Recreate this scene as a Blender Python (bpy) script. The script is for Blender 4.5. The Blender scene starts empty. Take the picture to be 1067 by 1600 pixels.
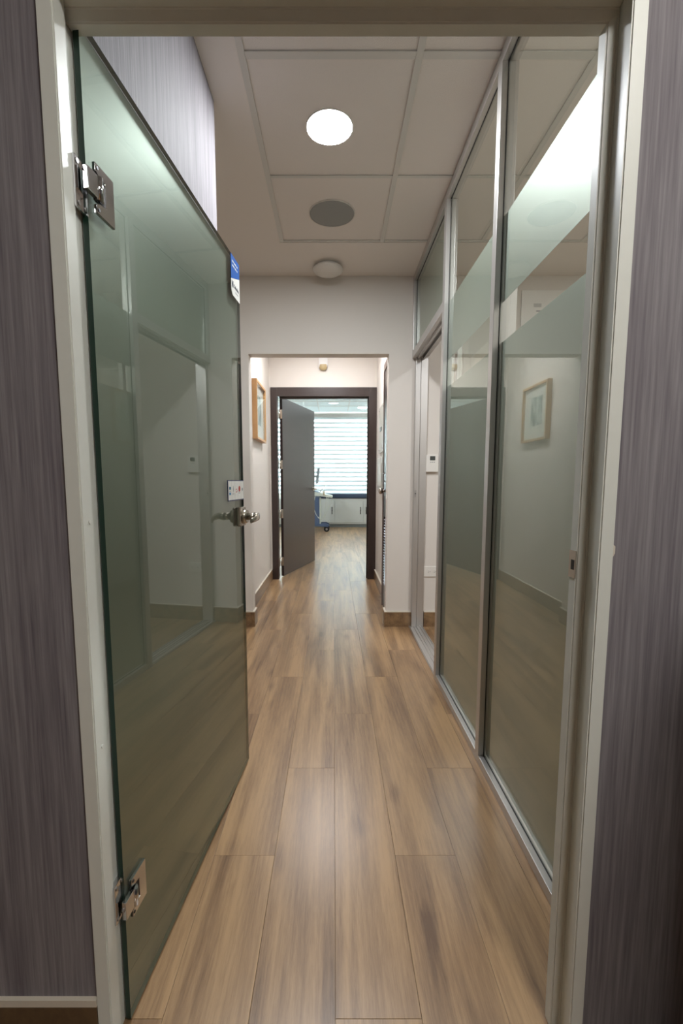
import bpy, bmesh, math, random
from mathutils import Vector, Matrix
random.seed(7)
PI = math.pi
S = bpy.context.scene
COL = S.collection

# ------------------------------------------------------------------ camera
F, PX, PY = 705.0, 521.0, 826.0            # focal length and principal point for the 1067x1600 frame
cam = bpy.data.cameras.new('camera')
cam.sensor_fit = 'AUTO'; cam.sensor_width = 36.0
cam.lens = F * 36.0 / 1600.0
cam.shift_x = (533.5 - PX) / 1600.0
cam.shift_y = (PY - 800.0) / 1600.0
cam.clip_start = 0.02; cam.clip_end = 100
co = bpy.data.objects.new('camera', cam); COL.objects.link(co)
co.location = (0, 0, 1.10)
co.rotation_euler = (PI/2 - math.atan((PY-752.0)/F), 0, 0)
S.camera = co

# ------------------------------------------------------------------ world, exposure, lamp strengths
w = bpy.data.worlds.new('world'); S.world = w; w.use_nodes = True
w.node_tree.nodes['Background'].inputs['Color'].default_value = (0.80, 0.92, 1.0, 1)
w.node_tree.nodes['Background'].inputs['Strength'].default_value = 48.0
S.view_settings.view_transform = 'Standard'
S.view_settings.look = 'None'
S.view_settings.gamma = 1.0
S.view_settings.use_curve_mapping = False
S.view_settings.exposure = 0.10
LAMP = dict(corridor=325.0, passage=44.0, lobby=31.0, side_room=330.0, end_room=230.0)

# ------------------------------------------------------------------ materials
def newmat(name):
    m = bpy.data.materials.new(name); m.use_nodes = True
    return m, m.node_tree.nodes, m.node_tree.links
def pbr(name, col, rough=0.5, metal=0.0, coat=0.0, bump=0.0, bscale=200.0, spec=0.5, vary=0.0):
    m, n, l = newmat(name); b = n['Principled BSDF']
    b.inputs['Base Color'].default_value = (*col, 1)
    b.inputs['Roughness'].default_value = rough
    b.inputs['Metallic'].default_value = metal
    b.inputs['Coat Weight'].default_value = coat
    b.inputs['Coat Roughness'].default_value = 0.08
    b.inputs['Specular IOR Level'].default_value = spec
    tc = n.new('ShaderNodeTexCoord')
    if bump or vary:
        no = n.new('ShaderNodeTexNoise'); no.inputs['Scale'].default_value = bscale; no.inputs['Detail'].default_value = 3
        l.new(tc.outputs['Object'], no.inputs['Vector'])
        if bump:
            bp = n.new('ShaderNodeBump'); bp.inputs['Strength'].default_value = bump; bp.inputs['Distance'].default_value = 0.002
            l.new(no.outputs['Fac'], bp.inputs['Height']); l.new(bp.outputs['Normal'], b.inputs['Normal'])
        if vary:
            mx = n.new('ShaderNodeMix'); mx.data_type = 'RGBA'
            mx.inputs[6].default_value = (*[c*(1-vary) for c in col], 1); mx.inputs[7].default_value = (*[min(1, c*(1+vary)) for c in col], 1)
            l.new(no.outputs['Fac'], mx.inputs[0]); l.new(mx.outputs[2], b.inputs['Base Color'])
    return m
def emis(name, col, s):
    m, n, l = newmat(name); n.remove(n['Principled BSDF'])
    e = n.new('ShaderNodeEmission'); e.inputs['Color'].default_value = (*col, 1); e.inputs['Strength'].default_value = s
    l.new(e.outputs[0], n['Material Output'].inputs['Surface']); return m

def wallpaper_mat():
    m, n, l = newmat('strie_wallpaper'); b = n['Principled BSDF']
    tc = n.new('ShaderNodeTexCoord')
    def noise(sc, det, vec):
        mp = n.new('ShaderNodeMapping'); mp.inputs['Scale'].default_value = vec
        no = n.new('ShaderNodeTexNoise'); no.inputs['Scale'].default_value = sc; no.inputs['Detail'].default_value = det
        l.new(tc.outputs['Object'], mp.inputs['Vector']); l.new(mp.outputs[0], no.inputs['Vector']); return no
    a = noise(1.0, 4, (190, 190, 5.0)); c = noise(1.0, 2, (60, 60, 2.5)); h = noise(1.0, 3, (420, 420, 16))
    r = n.new('ShaderNodeValToRGB')
    r.color_ramp.elements[0].position = 0.32; r.color_ramp.elements[0].color = (0.135, 0.118, 0.135, 1)
    r.color_ramp.elements[1].position = 0.72; r.color_ramp.elements[1].color = (0.300, 0.282, 0.292, 1)
    s = n.new('ShaderNodeMath'); s.operation = 'MULTIPLY_ADD'; s.inputs[1].default_value = 0.55
    s2 = n.new('ShaderNodeMath'); s2.operation = 'MULTIPLY_ADD'; s2.inputs[1].default_value = 0.30
    s3 = n.new('ShaderNodeMath'); s3.operation = 'MULTIPLY'; s3.inputs[1].default_value = 0.15
    l.new(h.outputs['Fac'], s3.inputs[0]); l.new(c.outputs['Fac'], s2.inputs[0]); l.new(s3.outputs[0], s2.inputs[2])
    l.new(a.outputs['Fac'], s.inputs[0]); l.new(s2.outputs[0], s.inputs[2]); l.new(s.outputs[0], r.inputs[0])
    l.new(r.outputs[0], b.inputs['Base Color']); b.inputs['Roughness'].default_value = 0.7; b.inputs['Specular IOR Level'].default_value = 0.2
    bp = n.new('ShaderNodeBump'); bp.inputs['Strength'].default_value = 0.5; bp.inputs['Distance'].default_value = 0.002
    l.new(s.outputs[0], bp.inputs['Height']); l.new(bp.outputs[0], b.inputs['Normal'])
    return m

def oak_mat(name, rand=True, dark=1.0, gl=0.29):
    """oak boards, grain along Y; every board gets its own offset from its object random number"""
    m, n, l = newmat(name); b = n['Principled BSDF']
    tc = n.new('ShaderNodeTexCoord'); oi = n.new('ShaderNodeObjectInfo')
    off = n.new('ShaderNodeVectorMath'); off.operation = 'SCALE'; off.inputs[0].default_value = (13.7, 31.3, 7.1)
    l.new(oi.outputs['Random'], off.inputs['Scale'])
    ad = n.new('ShaderNodeVectorMath'); ad.operation = 'ADD'
    l.new(tc.outputs['Object'], ad.inputs[0]); l.new(off.outputs[0], ad.inputs[1])
    def noise(vec, det=4, dist=0.0, rough=0.55):
        mp = n.new('ShaderNodeMapping'); mp.inputs['Scale'].default_value = vec
        no = n.new('ShaderNodeTexNoise'); no.inputs['Scale'].default_value = 1; no.inputs['Detail'].default_value = det
        no.inputs['Distortion'].default_value = dist; no.inputs['Roughness'].default_value = rough
        l.new(ad.outputs[0], mp.inputs['Vector']); l.new(mp.outputs[0], no.inputs['Vector']); return no
    broad = noise((15, 1.1, 15), 3, 0.6, 0.5); mid = noise((44, 4.0, 44), 4, 1.0); fine = noise((260, 17, 260), 4, 0.0, 0.75)
    # cathedral grain: stretched rings
    mp = n.new('ShaderNodeMapping'); mp.inputs['Scale'].default_value = (9, 0.75, 9)
    l.new(ad.outputs[0], mp.inputs['Vector'])
    wv = n.new('ShaderNodeTexWave'); wv.wave_type = 'RINGS'; wv.rings_direction = 'Z'; wv.inputs['Scale'].default_value = 2.2; wv.inputs['Distortion'].default_value = 5.0
    wv.inputs['Detail'].default_value = 3; wv.inputs['Detail Scale'].default_value = 1.2
    l.new(mp.outputs[0], wv.inputs['Vector'])
    # knots
    mk = n.new('ShaderNodeMapping'); mk.inputs['Scale'].default_value = (7.5, 2.6, 7.5)
    l.new(ad.outputs[0], mk.inputs['Vector'])
    vo = n.new('ShaderNodeTexVoronoi'); vo.inputs['Scale'].default_value = 1.0; l.new(mk.outputs[0], vo.inputs['Vector'])
    kr = n.new('ShaderNodeMapRange'); kr.inputs[1].default_value = 0.03; kr.inputs[2].default_value = 0.20; kr.inputs[3].default_value = 0.0; kr.inputs[4].default_value = 1.0
    l.new(vo.outputs['Distance'], kr.inputs[0])
    def mth(op, a, b_):
        q = n.new('ShaderNodeMath'); q.operation = op
        for i, v in enumerate((a, b_)):
            if isinstance(v, (int, float)): q.inputs[i].default_value = v
            else: l.new(v, q.inputs[i])
        return q.outputs[0]
    t = mth('ADD', mth('MULTIPLY', broad.outputs['Fac'], 0.66), mth('MULTIPLY', mid.outputs['Fac'], 0.16))
    t = mth('ADD', t, mth('MULTIPLY', fine.outputs['Fac'], 0.25))
    t = mth('ADD', t, mth('MULTIPLY', wv.outputs['Fac'], 0.03))
    t = mth('ADD', t, mth('MULTIPLY', mth('SUBTRACT', oi.outputs['Random'], 0.5), 0.03))
    t = mth('SUBTRACT', t, mth('MULTIPLY', mth('SUBTRACT', 1.0, kr.outputs[0]), 0.13))
    r = n.new('ShaderNodeValToRGB'); e = r.color_ramp.elements
    e[0].position = 0.36; e[0].color = (0.120*dark, 0.062*dark, 0.029*dark, 1)
    e[1].position = 0.66; e[1].color = (0.395*dark, 0.243*dark, 0.120*dark, 1)
    q = r.color_ramp.elements.new(0.50); q.color = (0.245*dark, 0.143*dark, 0.071*dark, 1)
    l.new(t, r.inputs[0]); l.new(r.outputs[0], b.inputs['Base Color']); b.inputs['Specular IOR Level'].default_value = 0.75
    b.inputs['Roughness'].default_value = gl
    rr = n.new('ShaderNodeMapRange'); rr.inputs[3].default_value = gl-0.05; rr.inputs[4].default_value = gl+0.10
    l.new(fine.outputs['Fac'], rr.inputs[0]); l.new(rr.outputs[0], b.inputs['Roughness'])
    bp = n.new('ShaderNodeBump'); bp.inputs['Strength'].default_value = 0.18; bp.inputs['Distance'].default_value = 0.0008
    l.new(fine.outputs['Fac'], bp.inputs['Height']); l.new(bp.outputs[0], b.inputs['Normal'])
    return m

def clear_glass(name, tint, ior=1.52):
    """thin clear pane: see-through with a mirror reflection that grows towards grazing"""
    m, n, l = newmat(name); n.remove(n['Principled BSDF'])
    t = n.new('ShaderNodeBsdfTransparent'); t.inputs['Color'].default_value = (*tint, 1)
    g = n.new('ShaderNodeBsdfGlossy'); g.inputs['Roughness'].default_value = 0.0; g.inputs['Color'].default_value = (0.96, 1.0, 0.965, 1)
    fr = n.new('ShaderNodeFresnel'); fr.inputs['IOR'].default_value = ior
    mx = n.new('ShaderNodeMixShader')
    ge = n.new('ShaderNodeNewGeometry'); inv = n.new('ShaderNodeMath'); inv.operation = 'SUBTRACT'; inv.inputs[0].default_value = 1.0
    mu = n.new('ShaderNodeMath'); mu.operation = 'MULTIPLY'      # a ray leaving the pane passes on; the reflection is taken once, on entering
    l.new(ge.outputs['Backfacing'], inv.inputs[1]); l.new(inv.outputs[0], mu.inputs[0]); l.new(fr.outputs[0], mu.inputs[1])
    l.new(mu.outputs[0], mx.inputs[0]); l.new(t.outputs[0], mx.inputs[1]); l.new(g.outputs[0], mx.inputs[2])
    l.new(mx.outputs[0], n['Material Output'].inputs['Surface']); return m

def film_mat(name, col, trans, gloss_w, gloss_r):
    """etched film: scatters light back, lets some through, soft sheen"""
    m, n, l = newmat(name); n.remove(n['Principled BSDF'])
    d = n.new('ShaderNodeBsdfDiffuse'); d.inputs['Color'].default_value = (*col, 1)
    t = n.new('ShaderNodeBsdfTranslucent'); t.inputs['Color'].default_value = (*col, 1)
    g = n.new('ShaderNodeBsdfGlossy'); g.inputs['Color'].default_value = (0.97, 1.0, 0.965, 1); g.inputs['Roughness'].default_value = gloss_r
    a = n.new('ShaderNodeMixShader'); a.inputs[0].default_value = trans
    c = n.new('ShaderNodeMixShader'); c.inputs[0].default_value = gloss_w
    l.new(d.outputs[0], a.inputs[1]); l.new(t.outputs[0], a.inputs[2])
    l.new(a.outputs[0], c.inputs[1]); l.new(g.outputs[0], c.inputs[2])
    l.new(c.outputs[0], n['Material Output'].inputs['Surface']); return m

M = {}
M['paint'] = pbr('warm_white_paint', (0.70, 0.65, 0.595), 0.6, bump=0.05, bscale=300)
M['ceiling'] = pbr('ceiling_paint', (0.82, 0.77, 0.72), 0.7)
M['tile'] = pbr('mineral_ceiling_tile', (0.83, 0.78, 0.735), 0.85, bump=0.6, bscale=420, vary=0.03)
M['tbar'] = pbr('white_enamelled_bar', (0.68, 0.665, 0.625), 0.45)
M['jamb'] = pbr('greenish_white_gloss_paint', (0.68, 0.69, 0.64), 0.42, bump=0.06, bscale=40, vary=0.03)
M['wallpaper'] = wallpaper_mat()
M['oak'] = oak_mat('oak_floor_plank')
M['skirt'] = oak_mat('oak_skirting', dark=0.72)
M['caulk'] = pbr('cream_caulk', (0.62, 0.56, 0.47), 0.6)
M['alu'] = pbr('anodised_aluminium', (0.56, 0.54, 0.52), 0.36, metal=0.75)
M['gasket'] = pbr('black_rubber', (0.012, 0.012, 0.012), 0.5)
M['glass'] = clear_glass('partition_glass', (0.955, 0.975, 0.955), 2.05)
M['doorglass'] = clear_glass('door_glass', (0.955, 0.985, 0.96), 1.70)
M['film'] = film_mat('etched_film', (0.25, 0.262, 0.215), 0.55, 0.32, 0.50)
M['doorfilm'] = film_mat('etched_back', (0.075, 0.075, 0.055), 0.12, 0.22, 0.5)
M['edge'] = pbr('green_glass_edge', (0.008, 0.028, 0.018), 0.3)
M['chrome'] = pbr('polished_chrome', (0.62, 0.62, 0.64), 0.10, metal=1.0)
M['nickel'] = pbr('satin_nickel', (0.55, 0.50, 0.44), 0.24, metal=1.0)
M['steel'] = pbr('dull_steel', (0.45, 0.44, 0.43), 0.35, metal=1.0)
M['black'] = pbr('black_plastic', (0.012, 0.012, 0.013), 0.4)
M['brown'] = pbr('wenge_laminate', (0.032, 0.018, 0.015), 0.36, coat=0.3, vary=0.08, bscale=30)
M['lens'] = emis('corridor_lamp_lens', (0.93, 0.97, 1.0), LAMP['corridor'])
M['grille'] = pbr('grey_speaker_mesh', (0.33, 0.34, 0.33), 0.7, bump=0.4, bscale=900)
M['plastic'] = pbr('white_plastic', (0.76, 0.73, 0.68), 0.4)
M['paper'] = pbr('white_paper', (0.75, 0.74, 0.72), 0.7)

# ------------------------------------------------------------------ mesh helpers
class MB:
    def __init__(s): s.bm = bmesh.new(); s.sm = []
    def _mi(s, faces, mi, smooth=False):
        for f in faces:
            f.material_index = mi; f.smooth = smooth
    def box(s, x0, x1, y0, y1, z0, z1, mi=0, bev=0.0):
        t = bmesh.new()
        v = [t.verts.new(p) for p in ((x0,y0,z0),(x1,y0,z0),(x1,y1,z0),(x0,y1,z0),(x0,y0,z1),(x1,y0,z1),(x1,y1,z1),(x0,y1,z1))]
        for q in ((3,2,1,0),(4,5,6,7),(0,1,5,4),(1,2,6,5),(2,3,7,6),(3,0,4,7)): t.faces.new([v[i] for i in q])
        if bev: bmesh.ops.bevel(t, geom=list(t.edges), offset=bev, segments=2, affect='EDGES', profile=0.6)
        s._merge(t, mi); return s
    def _merge(s, t, mi, smooth=False, mat=None):
        if mat is not None: bmesh.ops.transform(t, matrix=mat, verts=t.verts)
        me = bpy.data.meshes.new('tmp'); 
        for f in t.faces: f.material_index = mi; f.smooth = smooth
        t.to_mesh(me); t.free(); s.bm.from_mesh(me); bpy.data.meshes.remove(me)
    def cyl(s, p0, p1, r, r2=None, n=24, mi=0, smooth=True, bev=0.0):
        p0 = Vector(p0); p1 = Vector(p1); d = p1 - p0
        t = bmesh.new()
        bmesh.ops.create_cone(t, cap_ends=True, segments=n, radius1=r, radius2=r if r2 is None else r2, depth=d.length)
        if bev: bmesh.ops.bevel(t, geom=[e for e in t.edges if any(len(f.verts) > 4 for f in e.link_faces)], offset=bev, segments=2, affect='EDGES')
        mat = Matrix.Translation((p0+p1)/2) @ d.to_track_quat('Z', 'Y').to_matrix().to_4x4()
        bmesh.ops.transform(t, matrix=mat, verts=t.verts)
        me = bpy.data.meshes.new('tmp')
        for f in t.faces: f.material_index = mi; f.smooth = smooth and len(f.verts) <= 4
        t.to_mesh(me); t.free(); s.bm.from_mesh(me); bpy.data.meshes.remove(me); return s
    def lathe(s, prof, axis_mat=None, n=40, mi=0):
        """prof: list of (r, z); revolved about z"""
        t = bmesh.new(); rings = []
        for r, z in prof:
            if r < 1e-6: rings.append([t.verts.new((0, 0, z))])
            else: rings.append([t.verts.new((r*math.cos(2*PI*i/n), r*math.sin(2*PI*i/n), z)) for i in range(n)])
        for a, b in zip(rings[:-1], rings[1:]):
            for i in range(n):
                j = (i+1) % n
                if len(a) == 1 and len(b) == 1: continue
                if len(a) == 1: t.faces.new((a[0], b[i], b[j]))
                elif len(b) == 1: t.faces.new((a[j], a[i], b[0]))
                else: t.faces.new((a[i], b[i], b[j], a[j]))
        bmesh.ops.recalc_face_normals(t, faces=t.faces)
        s._merge(t, mi, True, axis_mat); return s
    def prism(s, pts, h0, h1, plane='xz', mi=0, bev=0.0):
        """outline extruded along the third axis"""
        t = bmesh.new()
        def P(a, b, h): return {'xz': (a, h, b), 'yz': (h, a, b), 'xy': (a, b, h)}[plane]
        A = [t.verts.new(P(a, b, h0)) for a, b in pts]; B = [t.verts.new(P(a, b, h1)) for a, b in pts]
        t.faces.new(A); t.faces.new(B[::-1])
        for i in range(len(pts)):
            j = (i+1) % len(pts); t.faces.new((A[i], B[i], B[j], A[j]))
        bmesh.ops.recalc_face_normals(t, faces=t.faces)
        if bev: bmesh.ops.bevel(t, geom=list(t.edges), offset=bev, segments=2, affect='EDGES')
        s._merge(t, mi); return s
    def tube(s, pts, r, n=8, mi=0):
        pts = [Vector(p) for p in pts]; t = bmesh.new(); rings = []
        up = Vector((0, 0, 1))
        for i, p in enumerate(pts):
            d = (pts[min(i+1, len(pts)-1)] - pts[max(i-1, 0)]).normalized()
            a = d.cross(up); 
            if a.length < 0.05: a = d.cross(Vector((1, 0, 0)))
            a.normalize(); b = d.cross(a).normalized()
            rr = r[i] if isinstance(r, (list, tuple)) else r
            rings.append([t.verts.new(p + (a*math.cos(2*PI*k/n) + b*math.sin(2*PI*k/n))*rr) for k in range(n)])
        for A, B in zip(rings[:-1], rings[1:]):
            for k in range(n): t.faces.new((A[k], A[(k+1) % n], B[(k+1) % n], B[k]))
        t.faces.new(rings[0][::-1]); t.faces.new(rings[-1])
        bmesh.ops.recalc_face_normals(t, faces=t.faces)
        s._merge(t, mi, True); return s
    def mesh(s, name, mats):
        me = bpy.data.meshes.new(name); s.bm.to_mesh(me); s.bm.free()
        for m in (mats if isinstance(mats, (list, tuple)) else [mats]): me.materials.append(m)
        return me
    def build(s, name, mats, parent=None, loc=None, label=None):
        o = bpy.data.objects.new(name, s.mesh(name, mats)); COL.objects.link(o)
        if loc is not None: o.location = loc
        if parent is not None: o.parent = parent
        if label: o['label'] = label
        return o

def empty(name, loc=(0, 0, 0), rz=0.0):
    o = bpy.data.objects.new(name, None); COL.objects.link(o); o.location = loc; o.rotation_euler = (0, 0, rz)
    o.empty_display_size = 0.1; return o
def tag(o, label, cat, group=None, kind=None):
    o['label'] = label; o['category'] = cat
    if group: o['group'] = group
    if kind: o['kind'] = kind
    return o
def struct(o, label, cat): return tag(o, label, cat, kind='structure')
def inst(me, name, loc, parent, rz=0.0):
    o = bpy.data.objects.new(name, me); COL.objects.link(o); o.location = loc; o.rotation_euler = (0, 0, rz); o.parent = parent; return o
def lettering(txt, size, loc, rot, mat, parent, name='lettering', align='CENTER', ext=0.0002):
    c = bpy.data.curves.new(name, 'FONT'); c.body = txt; c.size = size; c.extrude = ext; c.align_x = align; c.align_y = 'CENTER'
    tmp = bpy.data.objects.new('text_outline', c); COL.objects.link(tmp)
    me = bpy.data.meshes.new_from_object(tmp, depsgraph=bpy.context.evaluated_depsgraph_get())
    bpy.data.objects.remove(tmp); bpy.data.curves.remove(c)
    me.materials.clear(); me.materials.append(mat)
    o = bpy.data.objects.new(name, me); COL.objects.link(o); o.location = loc; o.rotation_euler = rot; o.parent = parent; return o

def print_line(x, z, words, h, y, mat, parent):
    """a line of print too small to read: word-length strokes"""
    for wd in words:
        MB().box(x, x+wd, y-0.0004, y, z-h/2, z+h/2).build('print_stroke', mat, parent); x += wd + h*0.9
H = 2.54
# ================================================================== SETTING
# ------------------------------------------------------------------ floor with planks
fl = MB().box(-3.2, 3.2, -2.9, 11.9, -0.06, -0.0065).build('floor', M['oak'])
struct(fl, 'oak look plank floor running the length of the corridor into the far room', 'floor')
PW, PL = 0.178, 1.225
pm = MB().box(0.0003, PW-0.0003, 0.0003, PL-0.0003, -0.006, 0.0, bev=0.0006).mesh('plank', M['oak'])
for k in range(-6, 9):
    off = 0.818 + 0.4083*(k % 3)
    y = off - PL*2
    while y < 11.5:
        inst(pm, 'plank', (0.004 + PW*k, y, 0), fl); y += PL

# ------------------------------------------------------------------ ceilings
def slab(name, x0, x1, y0, y1, z, label, mat='ceiling'):
    o = MB().box(x0, x1, y0, y1, z, z+0.06).build(name, M[mat]); return struct(o, label, 'ceiling')
ce = MB()
# plasterboard of the corridor ceiling around the tile field (tile field X -0.325..0.565, Y ..2.90)
ce.box(-2.3, -0.325, 0.76, 3.45, H, H+0.06).box(-0.325, 2.7, 2.902, 3.45, H, H+0.06).box(-0.325, 2.7, 0.76, 2.902, H+0.05, H+0.06)
ce = ce.build('ceiling', M['ceiling'])
struct(ce, 'corridor ceiling of white square tiles in a metal grid with a plain plaster border', 'ceiling')
ys = [0.47, 1.10, 1.695, 2.312, 2.890]
xs = [-0.313, 0.293, 0.899, 1.505, 2.111, 2.717]
for i in range(len(xs)-1):
    for j in range(len(ys)-1):
        w_, d_ = xs[i+1]-xs[i]-0.004, ys[j+1]-ys[j]-0.004
        if ys[j] < 0.8: 
            d_ = ys[j+1]-0.862; y0 = 0.86
        else: y0 = ys[j]+0.002
        MB().box(0, w_, 0, d_, 0, 0.014, bev=0.0012).build('ceiling_tile', M['tile'], ce, (xs[i]+0.002, y0, H+0.006))
# T bars
for i, x in enumerate(xs[:-1]):
    MB().box(-0.012, 0.012, 0.86, 2.90, 0, 0.004).box(-0.0015, 0.0015, 0.86, 2.90, 0.004, 0.030).build('ceiling_bar', M['tbar'], ce, (x, 0, H+0.0005))
for j, y in enumerate(ys[1:]):
    hw = 0.014 if j < 2 else 0.0075
    for i in range(len(xs)-1):
        MB().box(xs[i]+0.0125, xs[i+1]-0.0125, -hw, hw, 0, 0.0035).build('ceiling_bar', M['tbar'], ce, (0, y, H+0.0008))
slab('ceiling.001', -0.9, 0.7, 3.45, 5.13, H, 'white ceiling of the short passage before the brown door')
slab('ceiling.002', -2.6, 2.6, -2.8, 0.76, H, 'white ceiling over the waiting area where the camera stands')
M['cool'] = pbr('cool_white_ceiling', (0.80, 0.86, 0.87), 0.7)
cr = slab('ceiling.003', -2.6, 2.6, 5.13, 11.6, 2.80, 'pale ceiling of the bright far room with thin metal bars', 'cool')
for x in (-1.75, -1.05, -0.345, 0.345, 1.04, 1.73):
    MB().box(x-0.012, x+0.012, 5.2, 11.3, 2.794, 2.80).build('ceiling_bar', M['paper'], cr)
for y in (6.3, 6.9, 7.5, 8.1, 8.7, 9.3, 9.9, 10.5):
    MB().box(-2.5, 2.5, y-0.012, y+0.012, 2.7955, 2.80).build('ceiling_bar', M['tbar'], cr)

# ------------------------------------------------------------------ walls
# wall with the glass door, papered on the camera side
wf = MB()
wf.box(-2.6, -0.446, 0.76, 0.822, 0, H).box(0.472, 2.6, 0.76, 0.822, 0, H).box(-0.446, 0.472, 0.76, 0.822, 1.875, H)
wf = wf.build('wall_front', M['wallpaper'])
struct(wf, 'grey purple striped wallpaper wall around the entrance opening nearest the camera', 'wall')
chip = MB().prism([(0.4725, 0.995), (0.4785, 0.990), (0.4785, 0.978), (0.4735, 0.968), (0.4725, 0.968)], 0.7585, 0.7603).build('paper_chip', M['caulk'], wf, label='small pale spot where the wallpaper is chipped')
# papered corridor wall behind the glass door
wl = MB().box(-0.60, -0.456, 0.8225, 1.88, 0, H).build('wall_left', M['wallpaper'])
struct(wl, 'striped wallpaper wall directly behind the open glass door', 'wall')
ws = MB().box(-2.30, -2.20, 0.822, 3.45, 0, H).box(-2.2, -0.60, 0.8225, 1.88, 0, H).build('wall_left.001', M['paint'])
struct(ws, 'white walls of the side recess opening on the left past the wallpaper', 'wall')
# cross wall with the plain opening
wc = MB()
wc.box(-2.3, -0.612, 3.35, 3.45, 0, H).box(0.399, 2.8, 3.35, 3.45, 0, H).box(-0.612, 0.399, 3.35, 3.45, 2.009, H)
wc = wc.build('wall_back', M['paint']); struct(wc, 'warm white cross wall with a plain square opening at the middle of the corridor', 'wall')
# passage walls
a = MB().box(-0.90, -0.70, 3.45, 5.13, 0, H).build('wall_left.002', M['paint']); struct(a, 'white passage wall carrying the framed picture', 'wall')
a = MB().box(0.47, 0.70, 3.45, 5.13, 0, H).build('wall_right', M['paint']); struct(a, 'white passage wall with the louvred door and electrical panels', 'wall')
a = MB().box(-2.5, -0.618, 5.01, 5.10, 0, 2.8).box(0.383, 2.5, 5.01, 5.13, 0, 2.8).box(-0.618, 0.383, 5.01, 5.10, 2.02, 2.8).build('wall_back.001', M['paint'])
struct(a, 'white wall around the dark brown door frame', 'wall')
# side room behind the glazed partition
a = MB().box(2.7, 2.8, 0.822, 3.35, 0, H).build('wall_right.001', M['paint']); struct(a, 'white outer wall of the room behind the glass partition', 'wall')
a = MB().box(0.62, 2.7, 0.8225, 0.862, 0, H).build('wall_front.001', M['paint']); struct(a, 'white inner side of the entrance wall in the room behind the partition', 'wall')
# waiting area round the camera
a = MB().box(-2.7, -2.6, -2.8, 0.822, 0, H).build('wall_left.003', M['wallpaper']); struct(a, 'striped wallpaper wall on the left of the waiting area', 'wall')
a = MB().box(2.6, 2.7, -2.8, 0.822, 0, H).build('wall_right.002', M['wallpaper']); struct(a, 'striped wallpaper wall on the right of the waiting area', 'wall')
a = MB().box(-2.7, 2.7, -2.9, -2.8, 0, H).build('wall_back.002', M['paint']); struct(a, 'white wall behind the camera', 'wall')
# far room
a = MB().box(-2.6, -2.5, 5.01, 11.6, 0, 2.8).build('wall_left.004', M['paint']); struct(a, 'white left wall of the far room', 'wall')
a = MB().box(2.5, 2.6, 5.01, 11.6, 0, 2.8).build('wall_right.003', M['paint']); struct(a, 'white right wall of the far room', 'wall')
wb = MB()
wb.box(-2.6, 2.6, 11.45, 11.6, 0, 0.80).box(-2.6, 2.6, 11.45, 11.6, 2.72, 2.80).box(-2.6, -2.3, 11.45, 11.6, 0.8, 2.72).box(2.3, 2.6, 11.45, 11.6, 0.8, 2.72)
a = wb.build('wall_back.003', M['paint']); struct(a, 'white window wall at the far end', 'wall')

# ------------------------------------------------------------------ window
wi = empty('window_1', (0, 11.52, 0.8)); struct(wi, 'wide window behind the striped blind at the far end', 'window')
b = MB().box(-2.3, 2.3, -0.03, 0.03, 0, 0.05).box(-2.3, 2.3, -0.03, 0.03, 1.87, 1.92).box(-2.3, -2.25, -0.03, 0.03, 0.05, 1.87).box(2.25, 2.3, -0.03, 0.03, 0.05, 1.87).box(-0.02, 0.02, -0.03, 0.03, 0.05, 1.87)
b.build('window_frame', M['alu'], wi)
for x in (-2.25, 0.02): MB().box(x, x+2.23, -0.004, 0.004, 0.05, 1.87).build('pane', M['glass'], wi)

# ------------------------------------------------------------------ baseboards
def skirt(name, boxes, label):
    """boxes: (x0,x1,y0,y1) runs; oak board with a pale caulk line on top"""
    b = MB()
    for q in boxes: b.box(*q, 0, 0.112)
    for q in boxes: b.box(q[0], q[1], q[2], q[3], 0.112, 0.118, mi=1)
    o = b.build(name, [M['skirt'], M['caulk']]); return struct(o, label, 'baseboard')
o = MB().box(-2.6, -0.447, 0.752, 0.76, 0, 0.113).box(-2.6, -0.447, 0.752, 0.76, 0.113, 0.127, mi=1).build('baseboard_front', [oak_mat('dark_oak_skirting', dark=0.30), M['caulk']])
struct(o, 'dark wood baseboard with pale top strip under the left wallpaper', 'baseboard')
skirt('baseboard_back', [(0.385, 0.60, 3.335, 3.35), (0.385, 0.399, 3.35, 3.455)], 'short brown baseboard at the foot of the pier beside the sliding door')
skirt('baseboard_back.001', [(-2.2, -0.597, 3.335, 3.35), (-0.612, -0.597, 3.35, 3.455)], 'brown baseboard at the left pier of the plain opening')
skirt('baseboard_left', [(-0.70, -0.685, 3.455, 5.01)], 'brown baseboard along the passage wall below the picture')
skirt('baseboard_right', [(0.455, 0.47, 3.965, 5.01)], 'brown baseboard below the electrical panels')
skirt('baseboard_right.001', [(0.685, 2.7, 3.335, 3.35)], 'brown baseboard below the wall outlet in the side room')
skirt('baseboard_left.001', [(-2.2, -2.185, 1.88, 3.335)], 'brown baseboard in the left recess')

# ------------------------------------------------------------------ entrance frame (steel door frame)
tr = empty('trim_1', (0, 0.76, 0)); struct(tr, 'pale green grey painted metal frame around the entrance opening', 'door frame')
def frame_part(name, pts, z0, z1):
    return MB().prism(pts, z0, z1, 'xy', bev=0.0022).build(name, M['jamb'], tr)
# profiles in local XY (Y from the wall face)
frame_part('jamb', [(-0.470, -0.006), (-0.421, -0.006), (-0.421, 0.028), (-0.428, 0.036), (-0.428, 0.068), (-0.470, 0.068)], 0, 1.905)
frame_part('jamb', [(0.500, -0.006), (0.449, -0.006), (0.449, 0.022), (0.4535, 0.027), (0.4535, 0.038), (0.437, 0.041), (0.437, 0.065), (0.500, 0.065)], 0, 1.905)
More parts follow.
